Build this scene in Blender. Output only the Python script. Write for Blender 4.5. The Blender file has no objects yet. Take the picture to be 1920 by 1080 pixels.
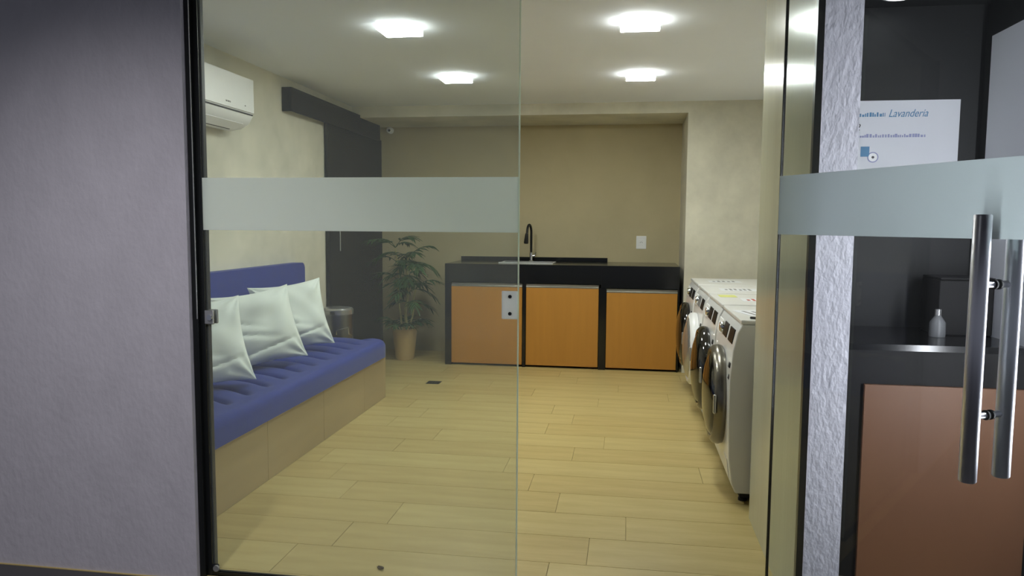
import bpy, bmesh, math, random
from mathutils import Vector, Matrix
random.seed(7)
S = bpy.context.scene
COL = S.collection
PI = math.pi

# ---------------------------------------------------------------- camera
cam_d = bpy.data.cameras.new('camera'); cam = bpy.data.objects.new('camera', cam_d); COL.objects.link(cam)
cam_d.sensor_width = 36.0; cam_d.lens = 1400 / 1920 * 36; cam_d.clip_start = 0.05
_R = Matrix(((0.98834, 0.01970, -0.15104), (0.15203, -0.08305, 0.98488), (0.00686, -0.99635, -0.08508)))
_x = _R.col[0].normalized(); _f = _R.col[2].normalized(); _d = _f.cross(_x).normalized(); _x = _d.cross(_f).normalized()
_b = -_f; _u = -_d
cam.matrix_world = Matrix(((_x.x, _u.x, _b.x, 0), (_x.y, _u.y, _b.y, 0), (_x.z, _u.z, _b.z, 1.4), (0, 0, 0, 1)))
S.camera = cam

# ---------------------------------------------------------------- world and exposure
w = bpy.data.worlds.new('night'); S.world = w; w.use_nodes = True
w.node_tree.nodes['Background'].inputs[0].default_value = (0.62, 0.66, 0.80, 1)
w.node_tree.nodes['Background'].inputs[1].default_value = 0.24
S.view_settings.view_transform = 'Standard'; S.view_settings.look = 'None'
S.view_settings.gamma = 1.0; S.view_settings.use_curve_mapping = False
S.view_settings.exposure = 0.0
LED_STRENGTH = 112.0        # the four ceiling panels
TUBE_STRENGTH, SPOT_WALL = 56.0, 290.0   # vertical LED tube on the alcove wall; lobby ceiling downlight, watts

# ---------------------------------------------------------------- materials
def lin(c):
    return tuple(((v / 255) / 12.92 if v / 255 <= 0.04045 else ((v / 255 + 0.055) / 1.055) ** 2.4) for v in c) + (1,)
def mat(name, rgb, rough=0.6, metal=0.0, spec=0.5, var=0.0, vscale=3.0, bump=0.0, bscale=60.0, stretch=(1, 1, 1), coat=0.0, detail=6.0, rgb2=None, sheen=0.0):
    m = bpy.data.materials.new(name); m.use_nodes = True
    nt = m.node_tree; p = nt.nodes['Principled BSDF']
    p.inputs['Base Color'].default_value = lin(rgb); p.inputs['Roughness'].default_value = rough
    p.inputs['Metallic'].default_value = metal; p.inputs['Specular IOR Level'].default_value = spec
    p.inputs['Coat Weight'].default_value = coat
    if sheen: p.inputs['Sheen Weight'].default_value = sheen
    tc = nt.nodes.new('ShaderNodeTexCoord'); mp = nt.nodes.new('ShaderNodeMapping')
    nt.links.new(tc.outputs['Object'], mp.inputs[0]); mp.inputs['Scale'].default_value = stretch
    if var or rgb2:
        n = nt.nodes.new('ShaderNodeTexNoise'); n.inputs['Scale'].default_value = vscale; n.inputs['Detail'].default_value = detail
        n.inputs['Roughness'].default_value = 0.62
        nt.links.new(mp.outputs[0], n.inputs['Vector'])
        r = nt.nodes.new('ShaderNodeValToRGB'); nt.links.new(n.outputs['Fac'], r.inputs[0])
        a, b = lin(rgb), lin(rgb2 or rgb)
        r.color_ramp.elements[0].position = 0.3; r.color_ramp.elements[1].position = 0.7
        r.color_ramp.elements[0].color = tuple(c * (1 - var) for c in a[:3]) + (1,)
        r.color_ramp.elements[1].color = tuple(min(1, c * (1 + var)) for c in b[:3]) + (1,)
        nt.links.new(r.outputs[0], p.inputs['Base Color'])
    if bump:
        n2 = nt.nodes.new('ShaderNodeTexNoise'); n2.inputs['Scale'].default_value = bscale; n2.inputs['Detail'].default_value = 5
        nt.links.new(mp.outputs[0], n2.inputs['Vector'])
        bp = nt.nodes.new('ShaderNodeBump'); bp.inputs['Strength'].default_value = min(1, bump); bp.inputs['Distance'].default_value = 0.01
        nt.links.new(n2.outputs['Fac'], bp.inputs['Height']); nt.links.new(bp.outputs[0], p.inputs['Normal'])
    return m
def emit(name, rgb, s):
    m = bpy.data.materials.new(name); m.use_nodes = True; nt = m.node_tree
    p = nt.nodes['Principled BSDF']; p.inputs['Base Color'].default_value = (0.9, 0.9, 0.9, 1)
    p.inputs['Emission Color'].default_value = lin(rgb); p.inputs['Emission Strength'].default_value = s
    return m
def glass(name, tint, veil, veil_rgb=(200, 205, 205), refl=1.0, ior=1.45):
    """thin architectural glass: clear, Fresnel reflection, a pale veil painted in for hazy reflections"""
    m = bpy.data.materials.new(name); m.use_nodes = True; nt = m.node_tree; nt.nodes.clear()
    o = nt.nodes.new('ShaderNodeOutputMaterial'); t = nt.nodes.new('ShaderNodeBsdfTransparent'); t.inputs[0].default_value = tint + (1,)
    g = nt.nodes.new('ShaderNodeBsdfGlossy'); g.inputs['Roughness'].default_value = 0.02; g.inputs[0].default_value = (refl, refl, refl, 1)
    fr = nt.nodes.new('ShaderNodeFresnel'); fr.inputs[0].default_value = ior
    ge = nt.nodes.new('ShaderNodeNewGeometry'); fm = nt.nodes.new('ShaderNodeMath'); fm.operation = 'SUBTRACT'; fm.use_clamp = True   # reflect on the outer faces only
    nt.links.new(fr.outputs[0], fm.inputs[0]); nt.links.new(ge.outputs['Backfacing'], fm.inputs[1])
    mx = nt.nodes.new('ShaderNodeMixShader'); nt.links.new(fm.outputs[0], mx.inputs[0]); nt.links.new(t.outputs[0], mx.inputs[1]); nt.links.new(g.outputs[0], mx.inputs[2])
    d = nt.nodes.new('ShaderNodeBsdfDiffuse'); d.inputs[0].default_value = lin(veil_rgb)
    tl = nt.nodes.new('ShaderNodeBsdfTranslucent'); tl.inputs[0].default_value = lin(veil_rgb)
    md = nt.nodes.new('ShaderNodeMixShader'); md.inputs[0].default_value = 0.6; nt.links.new(d.outputs[0], md.inputs[1]); nt.links.new(tl.outputs[0], md.inputs[2])
    m2 = nt.nodes.new('ShaderNodeMixShader'); m2.inputs[0].default_value = veil  # pale haze mixed over the glass, standing in for reflections
    nt.links.new(mx.outputs[0], m2.inputs[1]); nt.links.new(md.outputs[0], m2.inputs[2]); nt.links.new(m2.outputs[0], o.inputs[0])
    return m
def frosted(name, rgb, see=0.35):
    m = bpy.data.materials.new(name); m.use_nodes = True; nt = m.node_tree; nt.nodes.clear()
    o = nt.nodes.new('ShaderNodeOutputMaterial')
    r = nt.nodes.new('ShaderNodeBsdfRefraction'); r.inputs['Roughness'].default_value = 0.55; r.inputs['IOR'].default_value = 1.25; r.inputs[0].default_value = (0.95, 0.98, 0.96, 1)
    d = nt.nodes.new('ShaderNodeBsdfDiffuse'); d.inputs[0].default_value = lin(rgb)
    tl = nt.nodes.new('ShaderNodeBsdfTranslucent'); tl.inputs[0].default_value = lin(rgb)
    a = nt.nodes.new('ShaderNodeMixShader'); a.inputs[0].default_value = 0.62; nt.links.new(d.outputs[0], a.inputs[1]); nt.links.new(tl.outputs[0], a.inputs[2])
    b = nt.nodes.new('ShaderNodeMixShader'); b.inputs[0].default_value = see; nt.links.new(a.outputs[0], b.inputs[1]); nt.links.new(r.outputs[0], b.inputs[2])
    nt.links.new(b.outputs[0], o.inputs[0])
    return m

M = {}
M['stucco'] = mat('stucco', (188, 184, 190), 0.45, var=0.05, vscale=8, bump=0.28, bscale=48, stretch=(1, 1, 0.6))
M['stucco_rough'] = mat('stucco_rough', (222, 221, 230), 0.5, var=0.06, vscale=30, bump=0.6, bscale=60, stretch=(1, 1, 0.6))
M['cement'] = mat('cement_wall', (212, 208, 190), 0.75, var=0.17, vscale=2.0, bump=0.08, bscale=20)
M['niche'] = mat('niche_paint', (186, 174, 138), 0.7, var=0.07, vscale=1.5)
M['ceiling'] = mat('ceiling_paint', (242, 246, 253), 0.85, var=0.015, vscale=1.2)
M['plank'] = mat('plank_tile', (184, 164, 106), 0.4, var=0.05, vscale=2.5, stretch=(0.6, 5, 1), rgb2=(194, 176, 120), bump=0.03, bscale=14)
M['plank2'] = mat('plank_tile_warm', (178, 157, 99), 0.4, var=0.05, vscale=2.5, stretch=(0.6, 5, 1), rgb2=(191, 171, 115), bump=0.03, bscale=14)
M['grout'] = mat('grout', (150, 134, 88), 0.9)
M['benchtile'] = mat('bench_tile', (172, 152, 112), 0.4, var=0.06, vscale=2.5, stretch=(1, 0.6, 5))
M['reveal'] = mat('reveal_gloss', (196, 196, 174), 0.2, spec=0.6, bump=0.06, bscale=70, stretch=(1, 1, 0.04), var=0.05, vscale=6)
M['blackframe'] = mat('black_aluminium', (26, 28, 28), 0.3, metal=0.3)
M['black'] = mat('black_paint', (12, 12, 12), 0.6, spec=0.25, var=0.1, vscale=4)
M['darkwall'] = mat('dark_wall', (17, 19, 19), 0.6, var=0.05, vscale=3)
M['granite'] = mat('black_granite', (17, 18, 19), 0.16, var=0.35, vscale=220, detail=2)
M['caramel'] = mat('caramel_laminate', (180, 126, 50), 0.45, var=0.05, vscale=2, stretch=(8, 8, 0.6))
M['brown'] = mat('brown_laminate', (112, 76, 50), 0.5, var=0.04, vscale=2)
M['alu'] = mat('aluminium', (170, 168, 160), 0.32, metal=0.9)
M['steel'] = mat('stainless_steel', (176, 178, 182), 0.22, metal=1.0, bump=0.02, bscale=120, stretch=(1, 1, 0.03))
M['brushed'] = mat('brushed_handle', (214, 214, 220), 0.36, metal=1.0)
M['chrome'] = mat('chrome', (210, 212, 214), 0.08, metal=1.0)
M['blue'] = mat('blue_upholstery', (24, 46, 134), 0.8, var=0.08, vscale=14, bump=0.08, bscale=240, sheen=0.15)
M['white'] = mat('white_plastic', (240, 240, 238), 0.35)
M['washer'] = mat('white_enamel', (226, 226, 224), 0.28, coat=0.2)
M['grey'] = mat('grey_plastic', (120, 122, 124), 0.4)
M['pillow'] = mat('white_cotton', (226, 234, 228), 0.85, bump=0.12, bscale=9)
M['rubber'] = mat('black_rubber', (20, 20, 20), 0.6)
M['darkglass'] = mat('dark_door_glass', (22, 20, 16), 0.06, spec=0.8)
M['silver'] = mat('silver_plastic', (178, 178, 176), 0.22, metal=0.7)
M['doorsteel'] = mat('door_steel', (120, 116, 106), 0.28, metal=0.9)
M['rimsteel'] = mat('sink_rim_steel', (226, 226, 222), 0.45, metal=0.5)
M['screen'] = mat('control_screen', (14, 15, 16), 0.4, spec=0.3)
M['red'] = mat('red_print', (176, 60, 48), 0.6)
M['ink'] = mat('grey_ink', (120, 120, 118), 0.6)
M['inkdark'] = mat('black_ink', (40, 40, 44), 0.6)
M['yellow'] = mat('yellow_print', (206, 208, 120), 0.6)
M['paper'] = mat('paper', (226, 228, 232), 0.8)
M['inkblue'] = mat('blue_ink', (92, 140, 176), 0.7)
M['inkviolet'] = mat('violet_ink', (156, 160, 196), 0.7)
M['leaf'] = mat('palm_leaf', (52, 82, 40), 0.5, var=0.3, vscale=9)
M['stem'] = mat('palm_cane', (184, 178, 124), 0.6, var=0.15, vscale=30)
M['pot'] = mat('beige_pot', (190, 164, 116), 0.6, var=0.05, vscale=5)
M['soil'] = mat('soil', (46, 36, 26), 0.95, bump=0.6, bscale=60)
M['lobbyfloor'] = mat('lobby_floor', (66, 64, 64), 0.6, var=0.1, vscale=3)
M['drain'] = mat('drain_metal', (70, 66, 56), 0.4, metal=0.6)
M['dry'] = mat('dry_leaf', (74, 58, 36), 0.8)
M['binsteel'] = mat('bin_steel', (120, 122, 124), 0.3, metal=1.0, bump=0.02, bscale=120, stretch=(1, 1, 0.03))
M['rimglow'] = emit('led_rim_glow', (250, 255, 252), 4.5)  # housing sides glow too, added to halo the ceiling like bloom
M['led'] = emit('led_diffuser', (250, 255, 250), LED_STRENGTH)
M['spot'] = emit('downlight_diffuser', (245, 250, 255), 9.0)
M['pane'] = glass('clear_pane', (0.93, 0.955, 0.94), 0.065)
M['doorpane'] = glass('door_pane', (0.93, 0.955, 0.95), 0.005, refl=0.5)
M['frost'] = frosted('frosted_film', (246, 250, 248), 0.30)
M['frost_door'] = frosted('door_frosted_film', (206, 214, 214), 0.34)
M['plate'] = frosted('white_nylon', (250, 250, 252), 0.0)
M['edge'] = frosted('polished_glass_edge', (232, 240, 226), 0.15)

# ---------------------------------------------------------------- mesh helpers
class MB:
    def __init__(s): s.bm = bmesh.new()
    def box(s, x0, x1, y0, y1, z0, z1):
        v = [s.bm.verts.new(p) for p in ((x0,y0,z0),(x1,y0,z0),(x1,y1,z0),(x0,y1,z0),(x0,y0,z1),(x1,y0,z1),(x1,y1,z1),(x0,y1,z1))]
        for f in ((0,3,2,1),(4,5,6,7),(0,1,5,4),(1,2,6,5),(2,3,7,6),(3,0,4,7)): s.bm.faces.new([v[i] for i in f])
        return s
    def ring_tube(s, pts, rad, seg=12, cap=True):
        pts = [Vector(p) for p in pts]; rads = rad if isinstance(rad, (list, tuple)) else [rad] * len(pts)
        rings = []; up = None
        for i, p in enumerate(pts):
            t = (pts[min(i + 1, len(pts) - 1)] - pts[max(i - 1, 0)]).normalized()
            if up is None: up = Vector((0, 0, 1)) if abs(t.z) < 0.9 else Vector((1, 0, 0))
            a = t.cross(up).normalized(); b = a.cross(t).normalized(); up = b
            rings.append([s.bm.verts.new(p + (a * math.cos(2 * PI * k / seg) + b * math.sin(2 * PI * k / seg)) * rads[i]) for k in range(seg)])
        for r0, r1 in zip(rings, rings[1:]):
            for k in range(seg): s.bm.faces.new((r0[k], r0[(k + 1) % seg], r1[(k + 1) % seg], r1[k]))
        if cap: s.bm.faces.new(rings[0][::-1]); s.bm.faces.new(rings[-1])
        return s
    def lathe(s, prof, origin=(0, 0, 0), axis='z', seg=28):
        """profile (radius, height) turned about an axis through origin"""
        o = Vector(origin)
        def P(r, h, a):
            c, d = r * math.cos(a), r * math.sin(a)
            return o + (Vector((c, d, h)) if axis == 'z' else Vector((h, c, d)) if axis == 'x' else Vector((d, h, c)))
        rings = []
        for r, h in prof:
            if r < 1e-5: rings.append([s.bm.verts.new(P(0, h, 0))])
            else: rings.append([s.bm.verts.new(P(r, h, 2 * PI * k / seg)) for k in range(seg)])
        for a, b in zip(rings, rings[1:]):
            for k in range(seg):
                k2 = (k + 1) % seg
                if len(a) == 1 and len(b) == 1: continue
                if len(a) == 1: s.bm.faces.new((a[0], b[k2], b[k]))
                elif len(b) == 1: s.bm.faces.new((a[k], a[k2], b[0]))
                else: s.bm.faces.new((a[k], a[k2], b[k2], b[k]))
        if len(rings[0]) > 1: s.bm.faces.new(rings[0][::-1])
        if len(rings[-1]) > 1: s.bm.faces.new(rings[-1])
        return s
    def prism(s, poly, axis, a0, a1):
        """polygon in the plane across an axis, extruded from a0 to a1"""
        def P(u, v, a): return (a, u, v) if axis == 'x' else (u, a, v) if axis == 'y' else (u, v, a)
        A = [s.bm.verts.new(P(u, v, a0)) for u, v in poly]; B = [s.bm.verts.new(P(u, v, a1)) for u, v in poly]
        n = len(poly); s.bm.faces.new(A[::-1]); s.bm.faces.new(B)
        for i in range(n): s.bm.faces.new((A[i], A[(i + 1) % n], B[(i + 1) % n], B[i]))
        return s
    def grid(s, fn, nu, nv):
        vs = [[s.bm.verts.new(fn(i / nu, j / nv)) for j in range(nv + 1)] for i in range(nu + 1)]
        for i in range(nu):
            for j in range(nv): s.bm.faces.new((vs[i][j], vs[i + 1][j], vs[i + 1][j + 1], vs[i][j + 1]))
        return s
    def mesh(s, name, smooth=False):
        bmesh.ops.recalc_face_normals(s.bm, faces=s.bm.faces[:])
        me = bpy.data.meshes.new(name); s.bm.to_mesh(me); s.bm.free()
        if smooth:
            for p in me.polygons: p.use_smooth = True
        return me
    def build(s, name, m, parent=None, smooth=False, bevel=0.0, seg=2, loc=None):
        me = s.mesh(name, smooth or bevel > 0); me.materials.append(M[m] if isinstance(m, str) else m)
        o = bpy.data.objects.new(name, me); COL.objects.link(o)
        if parent: o.parent = parent
        if loc: o.location = loc
        if bevel:
            b = o.modifiers.new('bevel', 'BEVEL'); b.width = bevel; b.segments = seg; b.limit_method = 'ANGLE'; b.angle_limit = 0.6
            wn = o.modifiers.new('wn', 'WEIGHTED_NORMAL'); wn.keep_sharp = True
        elif smooth:
            try: me.set_sharp_from_angle(angle=0.7)
            except Exception: pass
        return o
def tag(o, label, cat, group=None):
    o['label'] = label; o['category'] = cat
    if group: o['group'] = group
    return o
def thing(name, loc, label, cat, group=None, rz=0):
    o = bpy.data.objects.new(name, None); COL.objects.link(o); o.location = loc; o.rotation_euler = (0, 0, rz); o.empty_display_size = 0.1
    return tag(o, label, cat, group)
def struct(o, label=None):
    o['kind'] = 'structure'
    if label: o['label'] = label
    return o
def sempty(name, loc, label=None):
    o = bpy.data.objects.new(name, None); COL.objects.link(o); o.location = loc
    return struct(o, label)
def instance(src, parent, loc=None):
    c = src.copy(); COL.objects.link(c); c.parent = parent
    if loc is not None: c.location = loc
    return c
def text_part(body, size, loc, rot, m, parent, name='lettering', shear=0.0, align='LEFT', ext=0.0006, sx=1.0):
    cu = bpy.data.curves.new(name, 'FONT'); cu.body = body; cu.size = size; cu.extrude = ext; cu.shear = shear; cu.align_x = align
    t = bpy.data.objects.new('tmp_text', cu); COL.objects.link(t)
    dg = bpy.context.evaluated_depsgraph_get(); me = bpy.data.meshes.new_from_object(t.evaluated_get(dg))
    bpy.data.objects.remove(t); me.materials.clear(); me.materials.append(M[m])
    o = bpy.data.objects.new(name, me); COL.objects.link(o); o.parent = parent; o.location = loc; o.rotation_euler = rot; o.scale = (sx, 1, 1)
    return o

# ================================================================ SETTING
XL, XR = -2.716, 1.36          # inner faces of left and right walls
CEIL = 2.546
YF, YB = 2.61, 7.95            # front of street wall, niche back wall
GY = 2.66                      # glazing plane

# floor bed and plank tiles
floor = struct(MB().box(XL - 0.2, XR + 0.2, 2.60, YB + 0.15, -0.12, -0.006).build('floor', 'grout'), 'beige plank tile floor of the laundry room')
off = [-0.293, -0.14, 0.02, -0.32, -0.49, -0.67, -0.30, -0.12, -0.52, -0.36, -0.53, -0.2, -0.75, -0.05, -0.42, -0.6, -0.3, -0.15, -0.5, -0.7]
PW, PL, GAP = 0.271, 1.105, 0.0025
cache = {}
y = 2.715 - PW; k = -1
while y < YB - 0.01:
    y0, y1 = max(y, 2.601), min(y + PW, YB)
    xo = off[k % len(off)]
    n0 = math.floor((XL - xo) / PL)
    x = xo + n0 * PL
    while x < XR:
        x0, x1 = max(x, XL), min(x + PL, XR)
        if x1 - x0 > 0.02 and y1 - y0 > 0.02:
            key = (round(x1 - x0, 3), round(y1 - y0, 3), random.random() < 0.35)
            if key not in cache:
                lx, ly = (x1 - x0) / 2 - GAP / 2, (y1 - y0) / 2 - GAP / 2
                me = MB().box(-lx, lx, -ly, ly, -0.006, 0.0).mesh('floor_plank'); me.materials.append(M['plank2' if key[2] else 'plank'])
                cache[key] = me
            o = bpy.data.objects.new('floor_plank', cache[key]); COL.objects.link(o); o.parent = floor
            o.location = ((x0 + x1) / 2, (y0 + y1) / 2, 0)
        x += PL
    y += PW; k += 1

struct(MB().box(-4.5, 3.2, -3.5, 2.60, -0.12, -0.002).build('floor_lobby', 'lobbyfloor'), 'dark floor outside the glass front')
struct(MB().box(XL - 0.2, XR + 0.2, 2.86, YB + 0.15, CEIL, CEIL + 0.15).build('ceiling', 'ceiling'), 'pale painted ceiling of the laundry room')
struct(MB().box(XL - 0.2, XL, 2.86, YB + 0.15, 0, CEIL).build('wall_left', 'cement'), 'smooth grey beige cement wall behind the blue bench')
struct(MB().box(XR, XR + 0.15, 3.72, YB + 0.15, 0, CEIL).build('wall_right', 'cement'), 'cement wall behind the washing machines')
struct(MB().box(XL, XR, YB, YB + 0.15, 0, CEIL).build('wall_back', 'niche'), 'olive brown back wall of the niche above the sink')
struct(MB().box(0.538, XR, 7.19, YB, 0, CEIL).build('wall_back_right', 'cement'), 'projecting pale cement wall to the right of the sink niche')
struct(MB().box(XL, 0.538, 7.19, YB, 2.44, CEIL).build('trim_1', 'cement'), 'shallow ceiling beam over the sink niche')
# street front
struct(MB().box(-4.2, -1.645, YF, 2.69, 0, 3.1).build('wall_front_left', 'stucco'), 'mauve grey stucco wall to the left of the glass front')
pier = struct(MB().box(0.626, 0.748, 2.640, 3.27, 0, 3.1).build('wall_front_right', 'stucco_rough'), 'narrow rough white stucco pier seen through the open glass door')
MB().box(0.605, 0.6255, 2.662, 3.62, 0, 2.9).build('reveal_panel', 'reveal', pier)
MB().box(0.604, 0.6262, 2.634, 2.6615, 0, 2.9).build('corner_profile', 'blackframe', pier)
struct(MB().box(-1.645, 0.604, 2.62, 2.80, 2.300, 3.1).build('wall_front', 'stucco'), 'stucco wall over the glass front')
struct(MB().box(0.748, 2.4, 3.62, 3.72, 0, 3.1).build('wall_front_far', 'darkwall'), 'dark wall of the alcove right of the pier')
struct(MB().box(0.6256, 0.748, 3.272, 3.72, 0, 3.1).build('trim_2', 'cement'), 'end of the partition beside the washing machines')
struct(MB().box(1.535, 1.68, 1.9, 3.62, 0, 3.1).build('wall_alcove', 'darkwall'), 'dark side wall of the alcove at the right')
struct(MB().box(0.748, 1.535, 2.64, 3.62, 2.37, 2.5).build('ceiling_alcove', 'darkwall'), 'dark ceiling of the alcove right of the pier')

# ---- fixed glass front
win = sempty('window_1', (0, GY, 0), 'fixed clear glass panel with a frosted band left of the doorway')
GX0, GX1 = -1.612, -0.383
MB().box(GX0 - 0.004, GX1 - 0.004, -0.005, 0.005, 0.018, 2.287).build('pane', 'pane', win)
MB().box(GX1 - 0.004, GX1 + 0.0005, -0.0055, 0.0055, 0.018, 2.287).build('polished_edge', 'edge', win)
MB().box(GX0 - 0.002, GX1 - 0.003, -0.0075, -0.0056, 1.370, 1.568).build('frosted_band', 'frost', win)
MB().box(-1.645, -1.622, -0.03, 0.06, 0, 2.300).box(-1.622, -1.602, -0.014, -0.0085, 0, 2.300).box(-1.622, -1.602, 0.0085, 0.03, 0, 2.300).build('side_profile', 'blackframe', win, bevel=0.0015)
MB().ring_tube([(-1.6235, -0.0325, 1.03), (-1.6235, -0.0325, 2.24)], 0.0022, 8).build('sealing_bead', 'silver', win, smooth=True)
MB().box(-1.602, GX1, -0.012, -0.0085, 0, 0.016).box(-1.602, GX1, 0.0085, 0.012, 0, 0.016).box(-1.602, GX1, -0.012, 0.012, 0, 0.004).build('bottom_profile', 'blackframe', win)
MB().box(-1.602, 0.604, -0.012, 0.012, 2.288, 2.2999).build('top_profile', 'blackframe', win)
c = MB().box(-1.6015, -1.565, -0.022, -0.0085, 1.008, 1.063).box(-1.6015, -1.565, 0.0085, 0.02, 1.008, 1.063).build('glass_clamp', 'silver', win, bevel=0.004)
MB().lathe([(0.0, -0.006), (0.011, -0.006), (0.011, 0.002), (0, 0.002)], (-1.576, -0.024, 1.036), 'y', 16).build('clamp_screw', 'chrome', c, smooth=True)
c = MB().box(-1.6015, -1.572, -0.021, -0.0085, 0.017, 0.052).build('glass_clamp', 'blackframe', win, bevel=0.010, seg=4)
MB().lathe([(0.0, -0.004), (0.012, -0.004), (0.014, 0.002), (0, 0.002)], (-1.580, -0.022, 0.036), 'y', 16).build('clamp_screw', 'silver', c, smooth=True)
pl = MB().box(-0.4435, -0.386, -0.014, -0.0085, 1.058, 1.160).build('strike_plate', 'plate', win, bevel=0.002)
for zz in (1.078, 1.140):
    MB().lathe([(0.0, -0.004), (0.006, -0.004), (0.007, 0.003), (0, 0.003)], (-0.413, -0.015, zz), 'y', 12).build('plate_screw', 'rubber', pl, smooth=True)

# ---- glass door, swung wide open towards the lobby
ang = math.atan2(-0.875, 0.485)
door = sempty('door_2', (0.511, GY, 0), 'frameless glass door with frosted band standing open at the right'); door.rotation_euler = (0, 0, ang)
DW = 0.94
MB().box(0.004, DW, -0.005, 0.005, 0.012, 2.225).build('pane', 'doorpane', door)
MB().box(0.0, 0.004, -0.005, 0.005, 0.012, 2.225).build('polished_edge', 'blackframe', door)
MB().box(0.003, DW - 0.001, -0.0070, -0.0052, 1.372, 1.568).build('frosted_band', 'frost_door', door)
hs = 0.785
for sgn in (-1, 1):      # inner side (-y local is towards the camera) and outer side
    h = MB().ring_tube([(hs, sgn * 0.058, 0.775), (hs, sgn * 0.058, 0.778), (hs, sgn * 0.058, 1.428), (hs, sgn * 0.058, 1.431)], [0.018, 0.0205, 0.0205, 0.018], 24).build('pull_handle', 'brushed', door, smooth=True)
    for zz in (0.938, 1.262):
        MB().ring_tube([(hs, sgn * 0.040, zz), (hs, sgn * 0.008, zz)], 0.0085, 16).build('standoff', 'brushed', h, smooth=True)
        MB().ring_tube([(hs, sgn * 0.0105, zz), (hs, sgn * 0.0055, zz)], 0.0125, 16).build('gasket', 'rubber', h, smooth=True)

# ---- sliding door and its valance
sd = sempty('door_1', (XL, 7.2, 0), 'black sliding door on the left wall behind the bin')
MB().box(0.012, 0.045, -0.735, 0.745, 0.012, 2.30).build('door_leaf', 'black', sd, bevel=0.002)
p = MB().ring_tube([(0.075, -0.56, 1.14), (0.075, -0.56, 1.52)], 0.009, 12).build('pull_bar', 'steel', sd, smooth=True)
for zz in (1.19, 1.47):
    MB().ring_tube([(0.040, -0.56, zz), (0.074, -0.56, zz)], 0.006, 10).build('pull_standoff', 'steel', p, smooth=True)
va = thing('door_valance', (XL, 5.65, 2.28), 'black box valance hiding the track over the sliding door', 'valance')
MB().box(0.062, 0.082, 0, 2.14, 0, 0.172).build('front_board', 'black', va, bevel=0.002)
MB().box(0.001, 0.082, 0, 2.14, 0.1725, 0.185).build('top_board', 'black', va)
MB().box(0.001, 0.0615, 0, 0.018, 0, 0.172).build('end_board', 'black', va)
MB().box(0.020, 0.045, 0.03, 2.12, 0.13, 0.16).build('track', 'alu', va)

# ================================================================ CEILING LIGHTS
def led(x, y, label):
    t = thing('ceiling_panel_light', (x, y, CEIL), label, 'ceiling light', 'square LED panels on the laundry ceiling')
    W, L = 0.112, 0.105
    MB().box(-W, W, -L, L, -0.034, -0.0005).build('housing', 'rimglow', t, bevel=0.002)
    MB().box(-W + 0.002, W - 0.002, -L + 0.002, L - 0.002, -0.0365, -0.0342).build('diffuser', 'led', t)
led(-1.335, 4.315, 'glowing square ceiling panel nearest the air conditioner, front left of four')
led(-1.340, 5.79, 'glowing ceiling panel at the rear left, above and left of the sink faucet')
led(0.050, 4.365, 'glowing ceiling panel at the front right, largest looking and highest in view')
led(0.078, 5.86, 'glowing ceiling panel at the rear right, above the wall outlet')

# ================================================================ BENCH
bench = thing('built_in_bench', (-2.3, 4.3, 0), 'built-in bench clad in tan tile with a long blue quilted seat', 'bench')
bx, by = -2.3, 4.3
BF, BE = -1.905, 5.72
MB().box(XL + 0.002 - bx, BF - 0.012 - bx, 2.87 - by, BE - 0.012 - by, 0.001, 0.345).build('base', 'grout', bench)
yy = 2.87
for ye in (3.72, 4.48, 5.23, BE - 0.012):
    MB().box(BF - 0.0118 - bx, BF - bx, yy + 0.0012 - by, ye - 0.0012 - by, 0.001, 0.344).build('cladding_tile', 'benchtile', bench, bevel=0.001, seg=1)
    yy = ye
MB().box(XL + 0.003 - bx, BF - bx, BE - 0.0118 - by, BE - by, 0.001, 0.344).build('cladding_tile', 'benchtile', bench, bevel=0.001, seg=1)
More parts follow.
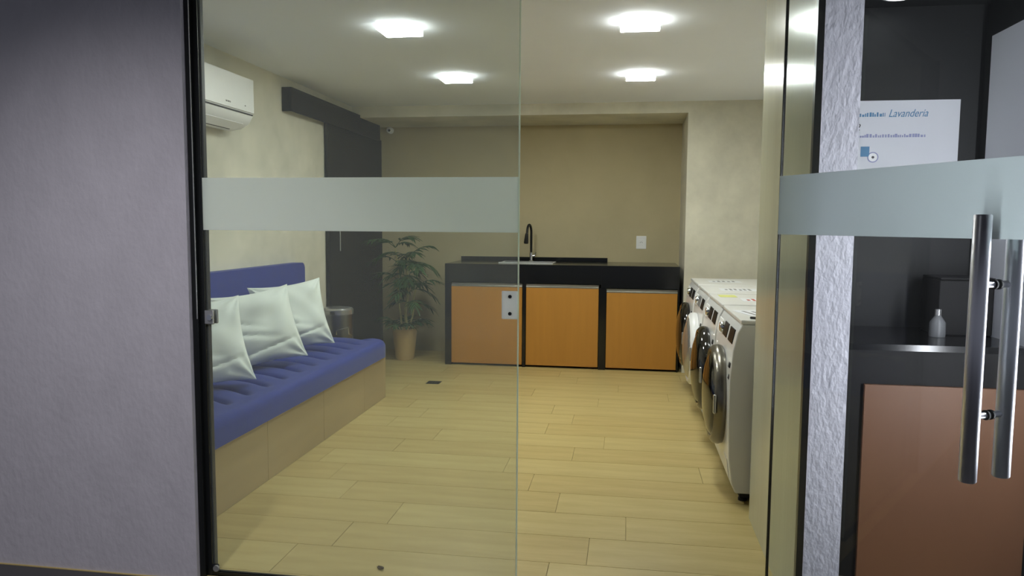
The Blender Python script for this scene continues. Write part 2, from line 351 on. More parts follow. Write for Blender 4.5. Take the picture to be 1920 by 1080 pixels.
# quilted seat cushion: one closed skin, scalloped seams pressed into the top
def seat_mesh():
    x0, x1, y0, y1 = XL + 0.01 - bx, -1.872 - bx, 2.875 - by, 5.76 - by
    z0, z1, R = 0.346, 0.478, 0.16
    bm = bmesh.new(); nu, nv = 64, 320
    rows = []
    def edge_pull(x, yv):            # rounded far front corner
        cx, cy = x1 - R, y1 - R
        if x > cx and yv > cy:
            dx, dy = x - cx, yv - cy; m = max(dx, dy); d = math.hypot(dx, dy)
            if d > 1e-6: s_ = m / d; return cx + dx * s_, cy + dy * s_
        return x, yv
    def height(u, yv, xe, ye):
        t = u
        bend = 0.30 * max(0.0, (t - 0.42) / 0.58) ** 2
        ph = ((yv + bend) / 0.213) % 1.0
        d = min(ph, 1 - ph) * 0.213
        fade = max(0.0, min(1.0, (0.88 - t) / 0.10))
        g = 0.022 * math.exp(-(d / 0.020) ** 2) * fade + 0.020 * fade * (1 - math.sin(PI * ph) ** 0.6)
        e = min(x1 - xe, y1 - ye, 1)
        if xe > x1 - R and ye > y1 - R: e = R - math.hypot(xe - (x1 - R), ye - (y1 - R))
        e = min(max(e, 0.0), 0.05)
        rr = 0.05 - math.sqrt(max(0, 0.05 ** 2 - (0.05 - e) ** 2))
        return z1 - g * min(1, e / 0.03) - rr
    for i in range(nu + 1):
        u = i / nu; u = 1 - (1 - u) ** 1.25
        r = []
        for j in range(nv + 1):
            v = j / nv; v2 = v if v < 0.93 else 0.93 + 0.07 * (1 - (1 - (v - 0.93) / 0.07) ** 1.5)
            x, yv = x0 + u * (x1 - x0), y0 + v2 * (y1 - y0)
            xe, ye = edge_pull(x, yv)
            r.append(bm.verts.new((xe, ye, height(u, yv, xe, ye))))
        rows.append(r)
    for i in range(nu):
        for j in range(nv): bm.faces.new((rows[i][j], rows[i + 1][j], rows[i + 1][j + 1], rows[i][j + 1]))
    loop = [rows[i][0] for i in range(nu + 1)] + rows[nu][1:] + [rows[i][nv] for i in range(nu - 1, -1, -1)] + rows[0][nv - 1:0:-1]
    low = [bm.verts.new((v.co.x, v.co.y, z0)) for v in loop]
    n = len(loop)
    for i in range(n): bm.faces.new((loop[i], low[i], low[(i + 1) % n], loop[(i + 1) % n]))
    bm.faces.new(low)
    b = MB(); b.bm.free(); b.bm = bm
    return b
seat_mesh().build('seat_cushion', 'blue', bench, smooth=True)
# backrest: padded board with a rounded top corner
poly = [(-1.5, -0.10), (1.44, -0.10), (1.44, 0.435)] + [(1.44 - 0.05 + 0.05 * math.cos(a), 0.425 + 0.05 * math.sin(a)) for a in [PI / 2 * q / 6 for q in range(7)]] + [(-1.5, 0.475)]
MB().prism(poly, 'x', 0.002, 0.085).build('backrest', 'blue', bench, bevel=0.018, seg=4, loc=(XL - bx, 4.4 - by, 0.60))

# ---- pillows
def pillow(name, cx, cy, cz, rz, tilt, roll, W, H, T, seed, label):
    rnd = random.Random(seed); ph = [rnd.uniform(0, 6.28) for _ in range(8)]
    bm = bmesh.new(); N = 44
    def pt(u, v, side):
        cu, cv = 1 - v * v, 1 - u * u
        x = W / 2 * u * (1 - 0.10 * cu * abs(u) ** 2); z = H / 2 * v * (1 - 0.10 * cv * abs(v) ** 2)
        f = max(0, (1 - u ** 4)) ** 0.6 * max(0, (1 - v ** 4)) ** 0.6
        f *= 0.62 + 0.38 * (1 - u * u) * (1 - v * v)
        t = T / 2 * f
        wr = 0.0
        for q in range(4):
            a = ph[q]; kx, kz = math.cos(a) * (5 + 2 * q), math.sin(a) * (5 + 2 * q)
            wr += math.sin(kx * u + kz * v + ph[q + 4]) * 0.006 / (1 + 0.3 * q)
        # creases running in from the corners and lower edge
        for cu0, cv0 in ((-1, -1), (1, -1), (-1, 1), (1, 1)):
            du, dv = u - cu0, v - cv0; r = math.hypot(du, dv); th = math.atan2(dv, du)
            wr += 0.014 * math.exp(-(r / 0.55) ** 2) * math.sin(th * 9 + ph[3])
        wr += -0.022 * math.exp(-((v + 0.30 + 0.25 * u) / 0.06) ** 2) * max(0, 1 - abs(u + 0.5))
        wr += -0.018 * math.exp(-((v + 0.05 + 0.35 * u) / 0.05) ** 2) * max(0, 1 - 1.3 * abs(u + 0.6)) 
        wr += -0.018 * math.exp(-((v + 0.62 - 0.2 * u) / 0.05) ** 2) * max(0, 1 - abs(u - 0.1))
        edge = min(1, f * 2.0)
        return Vector((x, side * (t + wr * edge) , z))
    fr = [[None] * (N + 1) for _ in range(N + 1)]; bkk = [[None] * (N + 1) for _ in range(N + 1)]
    for i in range(N + 1):
        for j in range(N + 1):
            u, v = math.sin((i / N - 0.5) * PI) * 0.5 + (i / N * 2 - 1) * 0.5, math.sin((j / N - 0.5) * PI) * 0.5 + (j / N * 2 - 1) * 0.5
            fr[i][j] = bm.verts.new(pt(u, v, -1))
            bkk[i][j] = fr[i][j] if i in (0, N) or j in (0, N) else bm.verts.new(pt(u, v, 1))
    for i in range(N):
        for j in range(N):
            bm.faces.new((fr[i][j], fr[i + 1][j], fr[i + 1][j + 1], fr[i][j + 1]))
            bm.faces.new((bkk[i][j], bkk[i][j + 1], bkk[i + 1][j + 1], bkk[i + 1][j]))
    b = MB(); b.bm.free(); b.bm = bm
    o = b.build(name, 'pillow', None, smooth=True)
    o.matrix_world = Matrix.Translation((cx, cy, cz)) @ Matrix.Rotation(rz, 4, 'Z') @ Matrix.Rotation(tilt, 4, 'X') @ Matrix.Rotation(roll, 4, 'Y')
    return tag(o, label, 'pillow', 'white throw pillows on the blue bench')
RZ = math.atan2(0.75, 0.65)
pillow('throw_pillow', -2.355, 5.0, 0.735, RZ - 0.05, -0.30, -0.10, 0.54, 0.50, 0.20, 3, 'white throw pillow farthest from the glass, upper corner highest of the three')
pillow('throw_pillow', -2.32, 4.43, 0.730, RZ, -0.36, -0.12, 0.55, 0.50, 0.20, 5, 'creased white throw pillow in the middle of the bench row')
pillow('throw_pillow', -2.32, 3.76, 0.730, RZ, -0.34, -0.06, 0.55, 0.50, 0.20, 9, 'white throw pillow nearest the glass, partly hidden by the black frame')

# ================================================================ AIR CONDITIONER
ac = thing('air_conditioner', (XL, 4.36, 2.0), 'white split air conditioner high on the left wall', 'air conditioner')
prof = [(0.002, 0.02), (0.002, 0.355), (0.19, 0.355), (0.205, 0.345), (0.214, 0.30), (0.214, 0.16), (0.206, 0.105), (0.18, 0.06), (0.12, 0.025), (0.05, 0.015)]
MB().prism(prof, 'y', -0.43, 0.43).build('body', 'white', ac, bevel=0.010, seg=3)
MB().box(0.2135, 0.2175, -0.424, 0.424, 0.128, 0.348).build('front_cover', 'white', ac, bevel=0.0015)
MB().box(0.2065, 0.2135, -0.415, 0.415, 0.112, 0.120).build('air_slot', 'rubber', ac)
lv = MB().prism([(0.118, 0.019), (0.180, 0.053), (0.184, 0.049), (0.122, 0.013)], 'y', -0.36, 0.34).build('louvre', 'white', ac)
MB().prism([(0.104, 0.012), (0.112, 0.016), (0.112, 0.022), (0.104, 0.018)], 'y', -0.36, 0.30).build('louvre_gap', 'rubber', ac)
for i, wd in enumerate((0.010, 0.007, 0.011, 0.008, 0.009)):
    MB().box(0.2176, 0.2182, 0.065 + i * 0.0125, 0.065 + i * 0.0125 + wd, 0.156, 0.166).build('logo_stroke', 'ink', ac)
MB().box(0.2176, 0.2182, 0.30, 0.315, 0.160, 0.167).build('indicator', 'ink', ac)

# ================================================================ SINK COUNTER
FY = 7.19
ct = thing('stone_counter', (-0.63, 7.55, 0), 'black granite counter with deep front edge across the niche', 'counter')
ox, oy = -0.63, 7.55
def cb(*a):
    return (a[0] - ox, a[1] - ox, a[2] - oy, a[3] - oy, a[4], a[5])
TZ = 1.010
SX0, SX1, SY0, SY1 = -1.26, -0.74, 7.40, 7.74
wk = MB()
wk.box(*cb(-1.775, SX0, FY, YB - 0.003, TZ - 0.03, TZ)).box(*cb(SX1, 0.500, FY, YB - 0.003, TZ - 0.03, TZ))
wk.box(*cb(SX0, SX1, FY, SY0, TZ - 0.03, TZ)).box(*cb(SX0, SX1, SY1, YB - 0.003, TZ - 0.03, TZ))
wk.build('worktop', 'granite', ct)
MB().box(*cb(-1.775, -0.238, FY, FY + 0.03, 0.828, TZ - 0.0305)).build('apron', 'granite', ct)
MB().box(*cb(-0.2375, 0.500, FY, FY + 0.03, 0.795, TZ - 0.0305)).build('apron', 'granite', ct)
for x0, x1, z in ((-1.775, -1.715, 0.8275), (-0.998, -0.968, 0.8275), (-0.255, -0.188, 0.7945), (0.487, 0.500, 0.7945)):
    MB().box(*cb(x0, x1, FY, 7.85, 0.001, z)).build('stone_upright', 'granite', ct)
MB().box(*cb(-1.775, -0.20, YB - 0.024, YB - 0.003, TZ + 0.0005, 1.052)).build('upstand', 'granite', ct)
for (x0, x1, ztop, lab) in ((-1.7135, -0.9995, 0.826, 'caramel laminate cabinet under the counter beside the potted palm'),
                            (-0.9665, -0.2565, 0.826, 'caramel laminate cabinet in the middle, below the faucet'),
                            (-0.1865, 0.4855, 0.793, 'lower caramel laminate cabinet next to the washing machines')):
    cx = (x0 + x1) / 2; hw = (x1 - x0) / 2
    t = thing('sink_cabinet', (cx, FY, 0), lab, 'cabinet', 'caramel cabinets under the granite counter')
    MB().box(-hw + 0.002, hw - 0.002, 0.045, 0.60, 0.02, ztop - 0.06).build('carcass', 'black', t)
    d = MB().box(-hw + 0.003, hw - 0.003, 0.006, 0.026, 0.022, ztop - 0.040).build('door', 'caramel', t, bevel=0.0015, seg=1)
    MB().prism([(0.004, ztop - 0.0395), (0.028, ztop - 0.0395), (0.028, ztop - 0.006), (0.022, ztop - 0.002), (0.016, ztop - 0.006), (0.016, ztop - 0.026), (0.004, ztop - 0.030)], 'x', -hw + 0.003, hw - 0.003).build('handle_profile', 'alu', d)
# sink bowl
sk = thing('sink', ((SX0 + SX1) / 2, (SY0 + SY1) / 2, TZ), 'stainless sink set into the black worktop', 'sink')
hx, hy = (SX1 - SX0) / 2, (SY1 - SY0) / 2
b = MB()
for (a0, a1, c0, c1) in ((-hx + .001, hx - .001, -hy + .001, -hy + .003), (-hx + .001, hx - .001, hy - .003, hy - .001), (-hx + .001, -hx + .003, -hy + .003, hy - .003), (hx - .003, hx - .001, -hy + .003, hy - .003)):
    b.box(a0, a1, c0, c1, -0.175, 0.001)
b.box(-hx + .001, hx - .001, -hy + .001, hy - .001, -0.178, -0.175)
b.build('bowl', 'steel', sk)
b = MB()
b.box(-hx - 0.012, hx + 0.012, -hy - 0.012, -hy + 0.003, 0.0012, 0.012).box(-hx - 0.012, hx + 0.012, hy - 0.003, hy + 0.012, 0.0012, 0.005)
b.box(-hx - 0.012, -hx + 0.003, -hy + 0.003, hy - 0.003, 0.0012, 0.005).box(hx - 0.003, hx + 0.012, -hy + 0.003, hy - 0.003, 0.0012, 0.005)
b.build('rim', 'rimsteel', sk)
MB().lathe([(0.0, 0), (0.03, 0), (0.03, 0.003), (0, 0.003)], (0, 0, -0.1748), 'z', 18).build('drain_cap', 'chrome', sk, smooth=True)
# faucet
fa = thing('faucet', (-0.995, 7.80, TZ), 'tall black pull-down faucet with chrome base behind the sink', 'faucet')
MB().lathe([(0.026, 0.0005), (0.026, 0.006), (0.018, 0.012), (0.0165, 0.095), (0.012, 0.10)], seg=20).build('base', 'chrome', fa, smooth=True)
lv = MB().ring_tube([(0.015, 0, 0.06), (0.038, 0, 0.062)], 0.011, 14).build('mixer', 'chrome', fa, smooth=True)
MB().ring_tube([(0.034, 0, 0.062), (0.052, -0.01, 0.10)], [0.006, 0.004], 10).build('lever', 'chrome', lv, smooth=True)
arc = [(0, 0, 0.10), (0, 0, 0.28)] + [(-0.012 * (1 - math.cos(a)), -0.075 + 0.075 * math.cos(a), 0.30 + 0.085 * math.sin(a)) for a in [PI * q / 14 for q in range(15)]]
MB().ring_tube(arc, 0.0125, 14).build('spout', 'rubber', fa, smooth=True)
MB().ring_tube([(-0.024, -0.150, 0.30), (-0.028, -0.150, 0.285), (-0.034, -0.152, 0.20), (-0.035, -0.152, 0.19)], [0.013, 0.017, 0.024, 0.018], 16).build('spray_head', 'rubber', fa, smooth=True)
# outlet
ou = thing('wall_outlet', (0.147, YB, 1.219), 'white wall socket plate above the right end of the counter', 'outlet')
MB().box(-0.052, 0.052, -0.009, -0.0005, -0.068, 0.068).build('plate', 'white', ou, bevel=0.004)
m_ = MB().box(-0.026, 0.026, -0.0125, -0.0092, -0.035, 0.035).build('socket', 'white', ou, bevel=0.002)
for xx, zz in ((-0.011, 0.0), (0.011, 0.0), (0, 0.006)):
    MB().lathe([(0, -0.0005), (0.003, -0.0005), (0.003, 0.0012), (0, 0.0012)], (xx, -0.0135, zz), 'y', 10).build('pin_hole', 'inkdark', m_)
# security camera
sc = thing('security_camera', (-2.565, YB, 2.405), 'small white dome security camera high in the niche corner', 'camera')
MB().lathe([(0.034, -0.0005), (0.034, -0.012), (0.020, -0.020)], axis='y', seg=20).build('base', 'white', sc, smooth=True)
MB().lathe([(0.0, -0.086)] + [(0.034 * math.cos(a), -0.052 - 0.034 * math.sin(a)) for a in [1.2, 0.8, 0.4, 0, -0.4, -0.8]] + [(0.015, -0.018)], axis='y', seg=20).build('housing', 'white', sc, smooth=True)
MB().lathe([(0, -0.004), (0.012, -0.004), (0.014, 0.004), (0, 0.004)], (0.006, -0.084, -0.006), 'y', 16).build('lens', 'screen', sc, smooth=True)

# ================================================================ WASHING MACHINES
def washer(y0, style, label):
    """stands along the right wall, front faces -X"""
    W, D, H = 0.70, 0.76, 0.935
    t = thing('washing_machine', (0.52, y0 + W / 2, 0), label, 'washing machine', 'white front-loading machines along the right wall')
    hw = W / 2
    # side profile with a gently bowed front (x towards the back)
    front = [(0.045, 0.05), (0.022, 0.10), (0.006, 0.22), (0.0, 0.40), (0.0, 0.62), (0.012, 0.78), (0.032, 0.87), (0.050, 0.905)]
    poly = front + [(0.056, 0.912), (D, 0.912), (D, 0.05)]
    MB().prism(poly, 'y', -hw + 0.003, hw - 0.003).build('body', 'washer', t, bevel=0.008, seg=3)
    MB().box(0.046, D, -hw, hw, 0.9125, H).build('top_panel', 'washer', t, bevel=0.007, seg=3)
    MB().box(0.07, D - 0.02, -hw + 0.03, hw - 0.03, 0.022, 0.0495).build('plinth', 'rubber', t)
    for xx in (0.09, D - 0.07):
        for s_ in (-1, 1):
            MB().lathe([(0.022, 0.0005), (0.022, 0.014), (0.012, 0.022)], (xx, s_ * (hw - 0.06), 0), 'z', 12).build('foot', 'rubber', t)
    # porthole door
    zc, R = 0.485, 0.265
    ringm = {'dark': 'grey', 'chrome': 'doorsteel', 'white': 'washer'}[style]
    rg = MB().lathe([(R, 0.004), (R + 0.006, -0.015), (R, -0.042), (R - 0.02, -0.058), (R - 0.036, -0.055), (R - 0.042, -0.03), (R - 0.042, 0.0)], (0, 0, zc), 'x', 48)
    dr = rg.build('door', 'darkglass' if style == 'dark' else ringm, t, smooth=True)
    gl = [(R - 0.040, -0.045)] + [((R - 0.042) * math.cos(a), -0.045 - 0.05 * math.sin(a)) for a in [0.2, 0.5, 0.8, 1.1, 1.4]] + [(0, -0.096)]
    MB().lathe(gl, (0, 0, zc), 'x', 40).build('door_glass', 'silver' if style == 'white' else 'darkglass', dr, smooth=True)
    MB().prism([(-R - 0.002, zc - 0.05), (-R + 0.022, zc - 0.05), (-R + 0.022, zc + 0.05), (-R - 0.002, zc + 0.05)], 'x', -0.066, -0.05).build('door_latch', 'silver', dr, bevel=0.006)
    # sloped control fascia with display, dial and buttons on the slope
    slope = math.atan2(0.02, 0.09)
    def on(z): return 0.012 + (z - 0.78) * (0.020 / 0.09) if z <= 0.87 else 0.032
    def plate(name, yc, zc_, wy, hz, m, th=0.004, par=None):
        x = on(zc_)
        o = MB().box(-th, 0.004, -wy / 2, wy / 2, -hz / 2, hz / 2).build(name, m, par or t, bevel=0.002, seg=1)
        o.location = (x, yc, zc_); o.rotation_euler = (0, slope, 0); return o
    plate('display', -0.20, 0.838, 0.16, 0.075, 'screen')
    plate('selector_screen', 0.02, 0.838, 0.15, 0.075, 'screen' if style != 'white' else 'grey')
    MB().lathe([(0.030, 0.004), (0.030, -0.012), (0.024, -0.020), (0, -0.020)], (on(0.835), 0.145, 0.835), 'x', 24).build('dial', 'chrome', t, smooth=True)
    plate('drawer_front', 0.255, 0.832, 0.15, 0.080, 'white')
    for i in range(2):
        plate('badge', -0.305, 0.70 - i * 0.06, 0.032, 0.026, 'inkdark', 0.005).location.x = 0.004
    # filter flap low on the front
    o = MB().box(-0.003, 0.004, -0.06, 0.06, -0.05, 0.05).build('filter_flap', 'washer', t, bevel=0.002); o.location = (0.012, -0.24, 0.165); o.rotation_euler = (0, -0.12, 0)
    return t, H
def sticker(t, H, x0, y0, wx, wy, strokes, m):
    s_ = MB().box(x0, x0 + wx, y0, y0 + wy, H + 0.0003, H + 0.0012).build('top_sticker', 'paper', t)
    n = strokes
    for i in range(n):
        xx = x0 + wx * (0.12 + 0.76 * i / n)
        MB().box(xx, xx + wx * 0.42 / n, y0 + wy * (0.18 if i % 2 else 0.25), y0 + wy * (0.8 if i % 3 else 0.6), H + 0.0013, H + 0.0017).build('sticker_print', m, s_)
WP = 0.757
t1, H = washer(3.80, 'chrome', 'white front-loader nearest the doorway, grey side panel in full view')
t2, H = washer(3.80 + WP, 'dark', 'second front-loader from the doorway with a black porthole door')
t3, H = washer(3.80 + 2 * WP, 'white', 'third front-loader from the doorway with a pale silver porthole door')
t4, H = washer(3.80 + 3 * WP, 'dark', 'front-loader farthest from the doorway, beside the granite counter')
sticker(t2, H, 0.20, -0.16, 0.26, 0.20, 6, 'red')
sticker(t3, H, 0.16, -0.16, 0.26, 0.20, 6, 'ink')
sticker(t4, H, 0.16, -0.10, 0.26, 0.18, 5, 'ink')
MB().box(0.09, 0.20, 0.10, 0.26, H + 0.0003, H + 0.0012).build('top_sticker', 'yellow', t2)
# leaflet lying on the nearest machine, and its power cable
lf = thing('leaflet', (0.70, 4.12, H), 'printed paper leaflet lying on top of the nearest washing machine', 'leaflet', rz=0.25)
MB().box(-0.09, 0.13, -0.13, 0.13, 0.0005, 0.002).build('sheet', 'paper', lf)
for i in range(4):
    MB().box(-0.06 + i * 0.045, -0.045 + i * 0.045, -0.09, 0.08 - 0.02 * (i % 2), 0.0021, 0.0026).build('print_line', 'ink', lf)
cbm = MB().ring_tube([(0.62, 3.86, H + 0.006), (0.66, 3.83, H + 0.007), (0.71, 3.815, H + 0.008), (0.78, 3.806, H + 0.012), (0.84, 3.80, H - 0.0), (0.86, 3.785, H - 0.06), (0.87, 3.78, H - 0.3), (0.93, 3.74, 0.3), (1.1, 3.74, 0.02)], 0.006, 8)
tag(cbm.build('power_cable', 'rubber', smooth=True), 'black cable hanging over the edge of the nearest washing machine', 'cable')

# ================================================================ WASTE BIN
bn = thing('pedal_bin', (-2.515, 6.26, 0), 'stainless steel pedal bin standing behind the far end of the bench', 'bin')
MB().lathe([(0.132, 0.001), (0.132, 0.03), (0.128, 0.032), (0.128, 0.60)], seg=36).build('body', 'binsteel', bn, smooth=True)
MB().lathe([(0.1375, 0.001), (0.1375, 0.03), (0.1325, 0.03), (0.1325, 0.001)], seg=36).build('foot_ring', 'rubber', bn, smooth=True)
ld = MB().lathe([(0.133, 0.601), (0.133, 0.640), (0.120, 0.655), (0.06, 0.664), (0, 0.666)], seg=36).build('lid', 'silver', bn, smooth=True)
MB().box(-0.022, 0.022, -0.142, -0.133, 0.608, 0.632).build('lid_catch', 'rubber', ld, bevel=0.003)
MB().ring_tube([(0.05, -0.128, 0.42), (0.05, -0.17, 0.44), (0.05, -0.175, 0.475), (0.142, -0.13, 0.50), (0.142, -0.12, 0.44), (0.142, -0.05, 0.42)], 0.0045, 8).build('bail_handle', 'chrome', bn, smooth=True)
MB().box(-0.035, 0.035, -0.185, -0.12, 0.012, 0.02).build('pedal', 'rubber', bn, bevel=0.004)

# ================================================================ POTTED PALM
pp = thing('potted_palm', (-2.25, 7.39, 0), 'tall bamboo palm in a tapered beige pot left of the counter', 'plant')
MB().lathe([(0.0, 0.001), (0.088, 0.001), (0.095, 0.012), (0.128, 0.315), (0.134, 0.318), (0.134, 0.325), (0.122, 0.325), (0.116, 0.285), (0, 0.285)], seg=36).build('pot', 'pot', pp, smooth=True)
MB().lathe([(0.114, 0.2855), (0.06, 0.294), (0, 0.297)], seg=20).build('soil', 'soil', pp, smooth=True)
def frond(root, az, elev, L, n, leafL, droop, rnd):
    b = MB(); d = Vector((math.cos(az) * math.cos(elev), math.sin(az) * math.cos(elev), math.sin(elev)))
    pts = []
    for q in range(9):
        t = q / 8; pts.append(Vector(root) + d * L * t + Vector((0, 0, -droop * L * t * t)))
    b.ring_tube(pts, [0.004 * (1 - 0.75 * q / 8) for q in range(9)], 5)
    side = Vector((-math.sin(az), math.cos(az), 0))
    for q in range(n):
        t = 0.32 + 0.68 * q / (n - 1); f = t * 8; i = min(int(f), 7); P = pts[i].lerp(pts[i + 1], f - i)
        T = (pts[i + 1] - pts[i]).normalized()
        for s_ in (-1, 1):
            ld_ = (side * s_ * (1.05 - 0.5 * t) + T * (0.55 + 0.6 * t) + Vector((0, 0, rnd.uniform(-0.25, 0.15)))).normalized()
            l = leafL * (0.75 + 0.45 * math.sin(PI * min(1, t * 0.9))) * rnd.uniform(0.85, 1.15); wd = 0.0125
            nrm = ld_.cross(T).normalized(); wv = ld_.cross(nrm).normalized()
            sec = []
            for m_, (tt, ww) in enumerate(((0, 0.25), (0.3, 1.0), (0.65, 0.8), (1.0, 0.05))):
                c_ = P + ld_ * l * tt + Vector((0, 0, -0.35 * l * tt * tt))
                sec.append((b.bm.verts.new(c_ - wv * wd * ww), b.bm.verts.new(c_ + Vector((0, 0, -0.003))), b.bm.verts.new(c_ + wv * wd * ww)))
            for a_, c_ in zip(sec, sec[1:]):
                b.bm.faces.new((a_[0], a_[1], c_[1], c_[0])); b.bm.faces.new((a_[1], a_[2], c_[2], c_[1]))
    return b
rnd = random.Random(21)
canes = [((-0.045, 0.02), (-0.085, 0.00), 0.97), ((0.02, -0.03), (0.055, -0.03), 0.78), ((-0.01, 0.05), (0.02, 0.06), 0.86), ((0.05, 0.02), (0.115, -0.01), 0.50)]
for ci, ((ax, ay), (tx, ty), h) in enumerate(canes):
    base = Vector((ax, ay, 0.28)); tip = Vector((tx, ty, 0.28 + h * 0.9))
    cane_pts = [base.lerp(tip, q / 10) + Vector((0.008 * math.sin(q * 1.1 + ci), 0.006 * math.cos(q), 0)) for q in range(11)]
    MB().ring_tube(cane_pts, [0.0105 - 0.0003 * q for q in range(11)], 9).build('cane', 'stem', pp, smooth=True)
    levels = [(1.0, 4), (0.82, 3), (0.60, 3)] if ci < 3 else [(1.0, 4), (0.62, 3)]
    for lv_, nn in levels:
        f = lv_ * 10; i = min(int(f), 9); P = cane_pts[i].lerp(cane_pts[i + 1], f - i)
        a0 = rnd.uniform(0, 6.28)
        for q in range(nn):
            az = a0 + q * 2 * PI / nn + rnd.uniform(-0.3, 0.3)
            L = rnd.uniform(0.24, 0.36)
            # leaves grow out towards the room, less towards the walls
            if math.sin(az) > 0.6: L *= 0.75
            frond(P, az, rnd.uniform(0.45, 0.95), L, 6, 0.125, rnd.uniform(0.35, 0.65), rnd).build('frond', 'leaf', pp)
for q in range(9):       # young shoots around the pot rim
    az = q * 0.7 + 0.3
    frond((0.05 * math.cos(az), 0.05 * math.sin(az), 0.29), az, rnd.uniform(0.8, 1.2), rnd.uniform(0.20, 0.36), 6, 0.12, 0.5, rnd).build('frond', 'leaf', pp)

# ---- floor odds and ends
dr = thing('floor_drain', (-1.665, 6.33, 0), 'small dark square floor drain in the tiles near the counter', 'drain')
MB().box(-0.06, 0.06, -0.06, 0.06, 0.0002, 0.002).build('frame', 'drain', dr)
for i in range(5): MB().box(-0.048 + i * 0.021, -0.036 + i * 0.021, -0.048, 0.048, 0.0022, 0.0032).build('grate_bar', 'rubber', dr)
b = MB(); b.grid(lambda u, v: (0.022 * (u - 0.5) * 2, 0.011 * (v - 0.5) * 2 * math.sin(PI * (0.08 + 0.84 * u)), 0.001 + 0.009 * abs(v - 0.5) + 0.006 * u * u), 6, 4)
o = b.build('dry_leaf', 'dry', smooth=True); o.location = (-0.965, 2.815, 0); o.rotation_euler = (0, 0, -0.7)
sf = o.modifiers.new('solid', 'SOLIDIFY'); sf.thickness = 0.001; sf.offset = 1
tag(o, 'tiny dry brown leaf on the floor tiles near the glass', 'leaf')

# ================================================================ ALCOVE SEEN THROUGH THE OPEN DOOR
ac2 = thing('reception_counter', (1.14, 3.24, 0), 'dark counter with a brown front panel behind the open glass door', 'counter')
MB().box(-0.388, 0.39, -0.18, 0.375, 0.001, 0.92).build('body', 'black', ac2)
MB().box(-0.388, 0.39, -0.18, 0.375, 0.9205, 0.945).build('top', 'granite', ac2)
MB().box(-0.213, 0.388, -0.198, -0.1805, 0.001, 0.788).build('front_panel', 'brown', ac2, bevel=0.001)
bt = thing('soap_bottle', (1.285, 3.32, 0.945), 'small pale bottle on the dark counter behind the glass door', 'bottle')
MB().lathe([(0.0, 0.0005), (0.030, 0.0005), (0.031, 0.01), (0.030, 0.06), (0.014, 0.085), (0.011, 0.09)], seg=20).build('flask', 'grey', bt, smooth=True)
MB().lathe([(0.013, 0.0905), (0.013, 0.115), (0, 0.118)], seg=14).build('cap', 'silver', bt, smooth=True)
bo = thing('equipment_box', (1.40, 3.45, 0.945), 'dark grey box standing on the dark counter at the right edge', 'box')
MB().box(-0.10, 0.115, -0.09, 0.10, 0.0005, 0.235).build('case', 'black', bo, bevel=0.006)
MB().box(-0.098, 0.113, -0.095, 0.10, 0.236, 0.245).build('lid', 'black', bo, bevel=0.002)
po = thing('poster', (1.20, 3.62, 1.72), 'white printed notice on the dark wall beside the stucco pier', 'poster')
MB().box(-0.40, 0.243, -0.006, -0.0005, -0.36, 0.243).build('sheet', 'paper', po)
RXT = (PI / 2, 0, 0)
text_part('Lavanderia', 0.048, (-0.055, -0.0065, 0.170), RXT, 'inkblue', po, 'title_lettering', shear=0.35, sx=0.80)
def scribble(x0, x1, z, h, m, name):
    b = MB(); x = x0; r_ = random.Random(int(z * 1000))
    while x < x1:
        wd = r_.uniform(0.004, 0.010); hh = h * r_.uniform(0.5, 1.0)
        b.box(x, min(x + wd, x1), -0.0072, -0.0062, z, z + hh); x += wd + r_.uniform(0.002, 0.005)
    return b.build(name, m, po)
scribble(-0.30, -0.068, 0.172, 0.020, 'inkblue', 'title_script')
text_part('?', 0.042, (-0.182, -0.0065, 0.112), RXT, 'inkdark', po, 'question_mark')
scribble(-0.33, 0.105, 0.080, 0.016, 'inkviolet', 'subtitle_print')
MB().box(-0.165, -0.128, -0.0072, -0.0062, -0.005, 0.040).build('phone_icon', 'inkblue', po)
MB().lathe([(0.024, 0.001), (0.024, -0.0005), (0, -0.0005)], (-0.112, -0.0065, -0.008), 'y', 20).build('icon_disc', 'inkviolet', po)
MB().lathe([(0.019, 0.001), (0.019, -0.0008), (0, -0.0008)], (-0.112, -0.0068, -0.008), 'y', 20).build('icon_drum', 'white', po)
MB().lathe([(0.006, 0.001), (0.006, -0.0008), (0, -0.0008)], (-0.112, -0.0078, -0.008), 'y', 12).build('icon_dot', 'inkdark', po)
scribble(-0.165, -0.105, -0.078, 0.013, 'inkviolet', 'icon_caption')
bd = thing('wall_board', (1.535, 3.10, 1.55), 'white board on the dark side wall at the right edge', 'board')
MB().box(-0.020, -0.0005, -0.60, 0.42, -0.63, 0.66).build('panel', 'paper', bd)
MB().box(-0.028, -0.0005, -0.60, 0.42, -0.655, -0.6305).build('ledge', 'white', bd)
dl = thing('round_downlight', (1.112, 3.43, 2.37), 'round recessed downlight in the dark alcove ceiling', 'ceiling light')
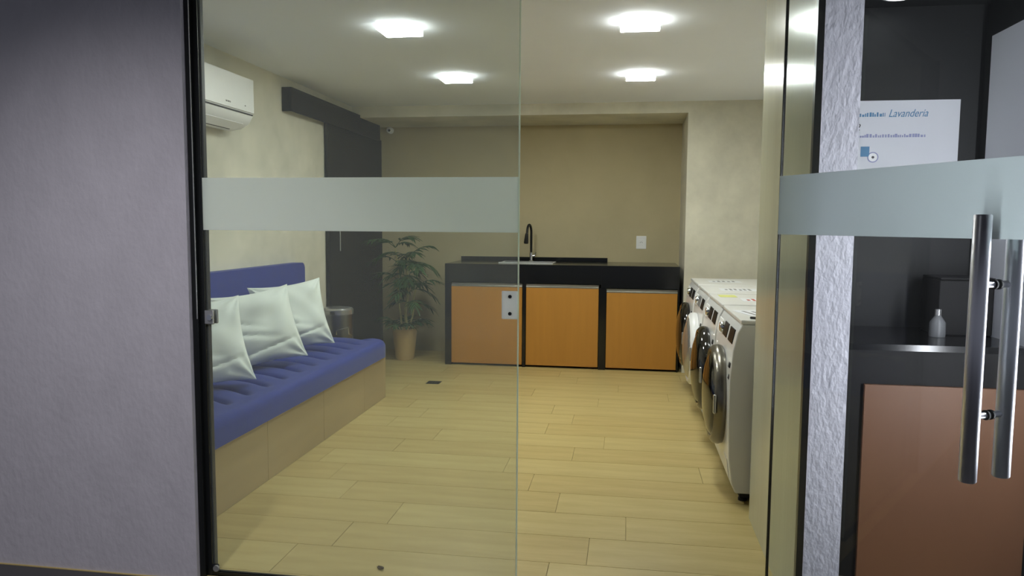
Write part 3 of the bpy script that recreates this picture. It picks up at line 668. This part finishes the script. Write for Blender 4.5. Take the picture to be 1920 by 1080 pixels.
MB().lathe([(0.075, -0.0005), (0.075, -0.006), (0.058, -0.010), (0.056, -0.004)], seg=28).build('rim', 'white', dl, smooth=True)
MB().lathe([(0.0, -0.0085), (0.054, -0.0085), (0.054, -0.0045), (0, -0.0045)], seg=28).build('lens', 'spot', dl)

# ================================================================ LOBBY DOWNLIGHTS (in the lobby ceiling, above the frame)
struct(MB().box(-4.5, 3.2, -3.5, 2.60, 3.1, 3.2).build('ceiling_lobby', 'darkwall'), 'dark lobby ceiling outside the glass front')
def downlight(x, y, target, watts, size, R, label):
    t = thing('lobby_downlight', (x, y, 3.1), label, 'ceiling light', None)
    MB().lathe([(R + 0.02, -0.0005), (R + 0.02, -0.008), (R + 0.003, -0.012), (R + 0.001, -0.002)], seg=32).build('rim', 'white', t, smooth=True)
    MB().lathe([(0.0, -0.006), (R, -0.006), (R, -0.002), (0, -0.002)], seg=32).build('lens', 'spot', t)
    l = bpy.data.lights.new('downlight_bulb', 'SPOT'); l.energy = watts; l.spot_size = math.radians(size); l.spot_blend = 1.0; l.shadow_soft_size = R; l.color = (0.97, 0.95, 1.0)
    o = bpy.data.objects.new('downlight_bulb', l); COL.objects.link(o); o.parent = t; o.location = (0, 0, -0.03)
    o.rotation_euler = (Vector(target) - Vector((x, y, 3.07))).to_track_quat('-Z', 'Y').to_euler()
downlight(-1.30, 0.55, (-2.05, 2.61, 0.10), SPOT_WALL, 68, 0.12, 'lobby downlight aimed at the wall left of the glass')

tb = thing('wall_tube_light', (1.535, 2.14, 1.25), 'vertical LED tube light on the alcove side wall nearest the viewer', 'wall light')
MB().box(-0.020, -0.0005, -0.03, 0.03, -0.76, 0.76).build('back_plate', 'white', tb, bevel=0.003)
MB().ring_tube([(-0.052, 0, -0.72), (-0.052, 0, 0.72)], 0.030, 16).build('tube', emit('tube_glow', (246, 246, 255), TUBE_STRENGTH), tb, smooth=True)
for zz in (-0.735, 0.735):
    MB().box(-0.086, -0.0205, -0.032, 0.032, zz - 0.014, zz + 0.014).build('end_cap', 'white', tb, bevel=0.003)
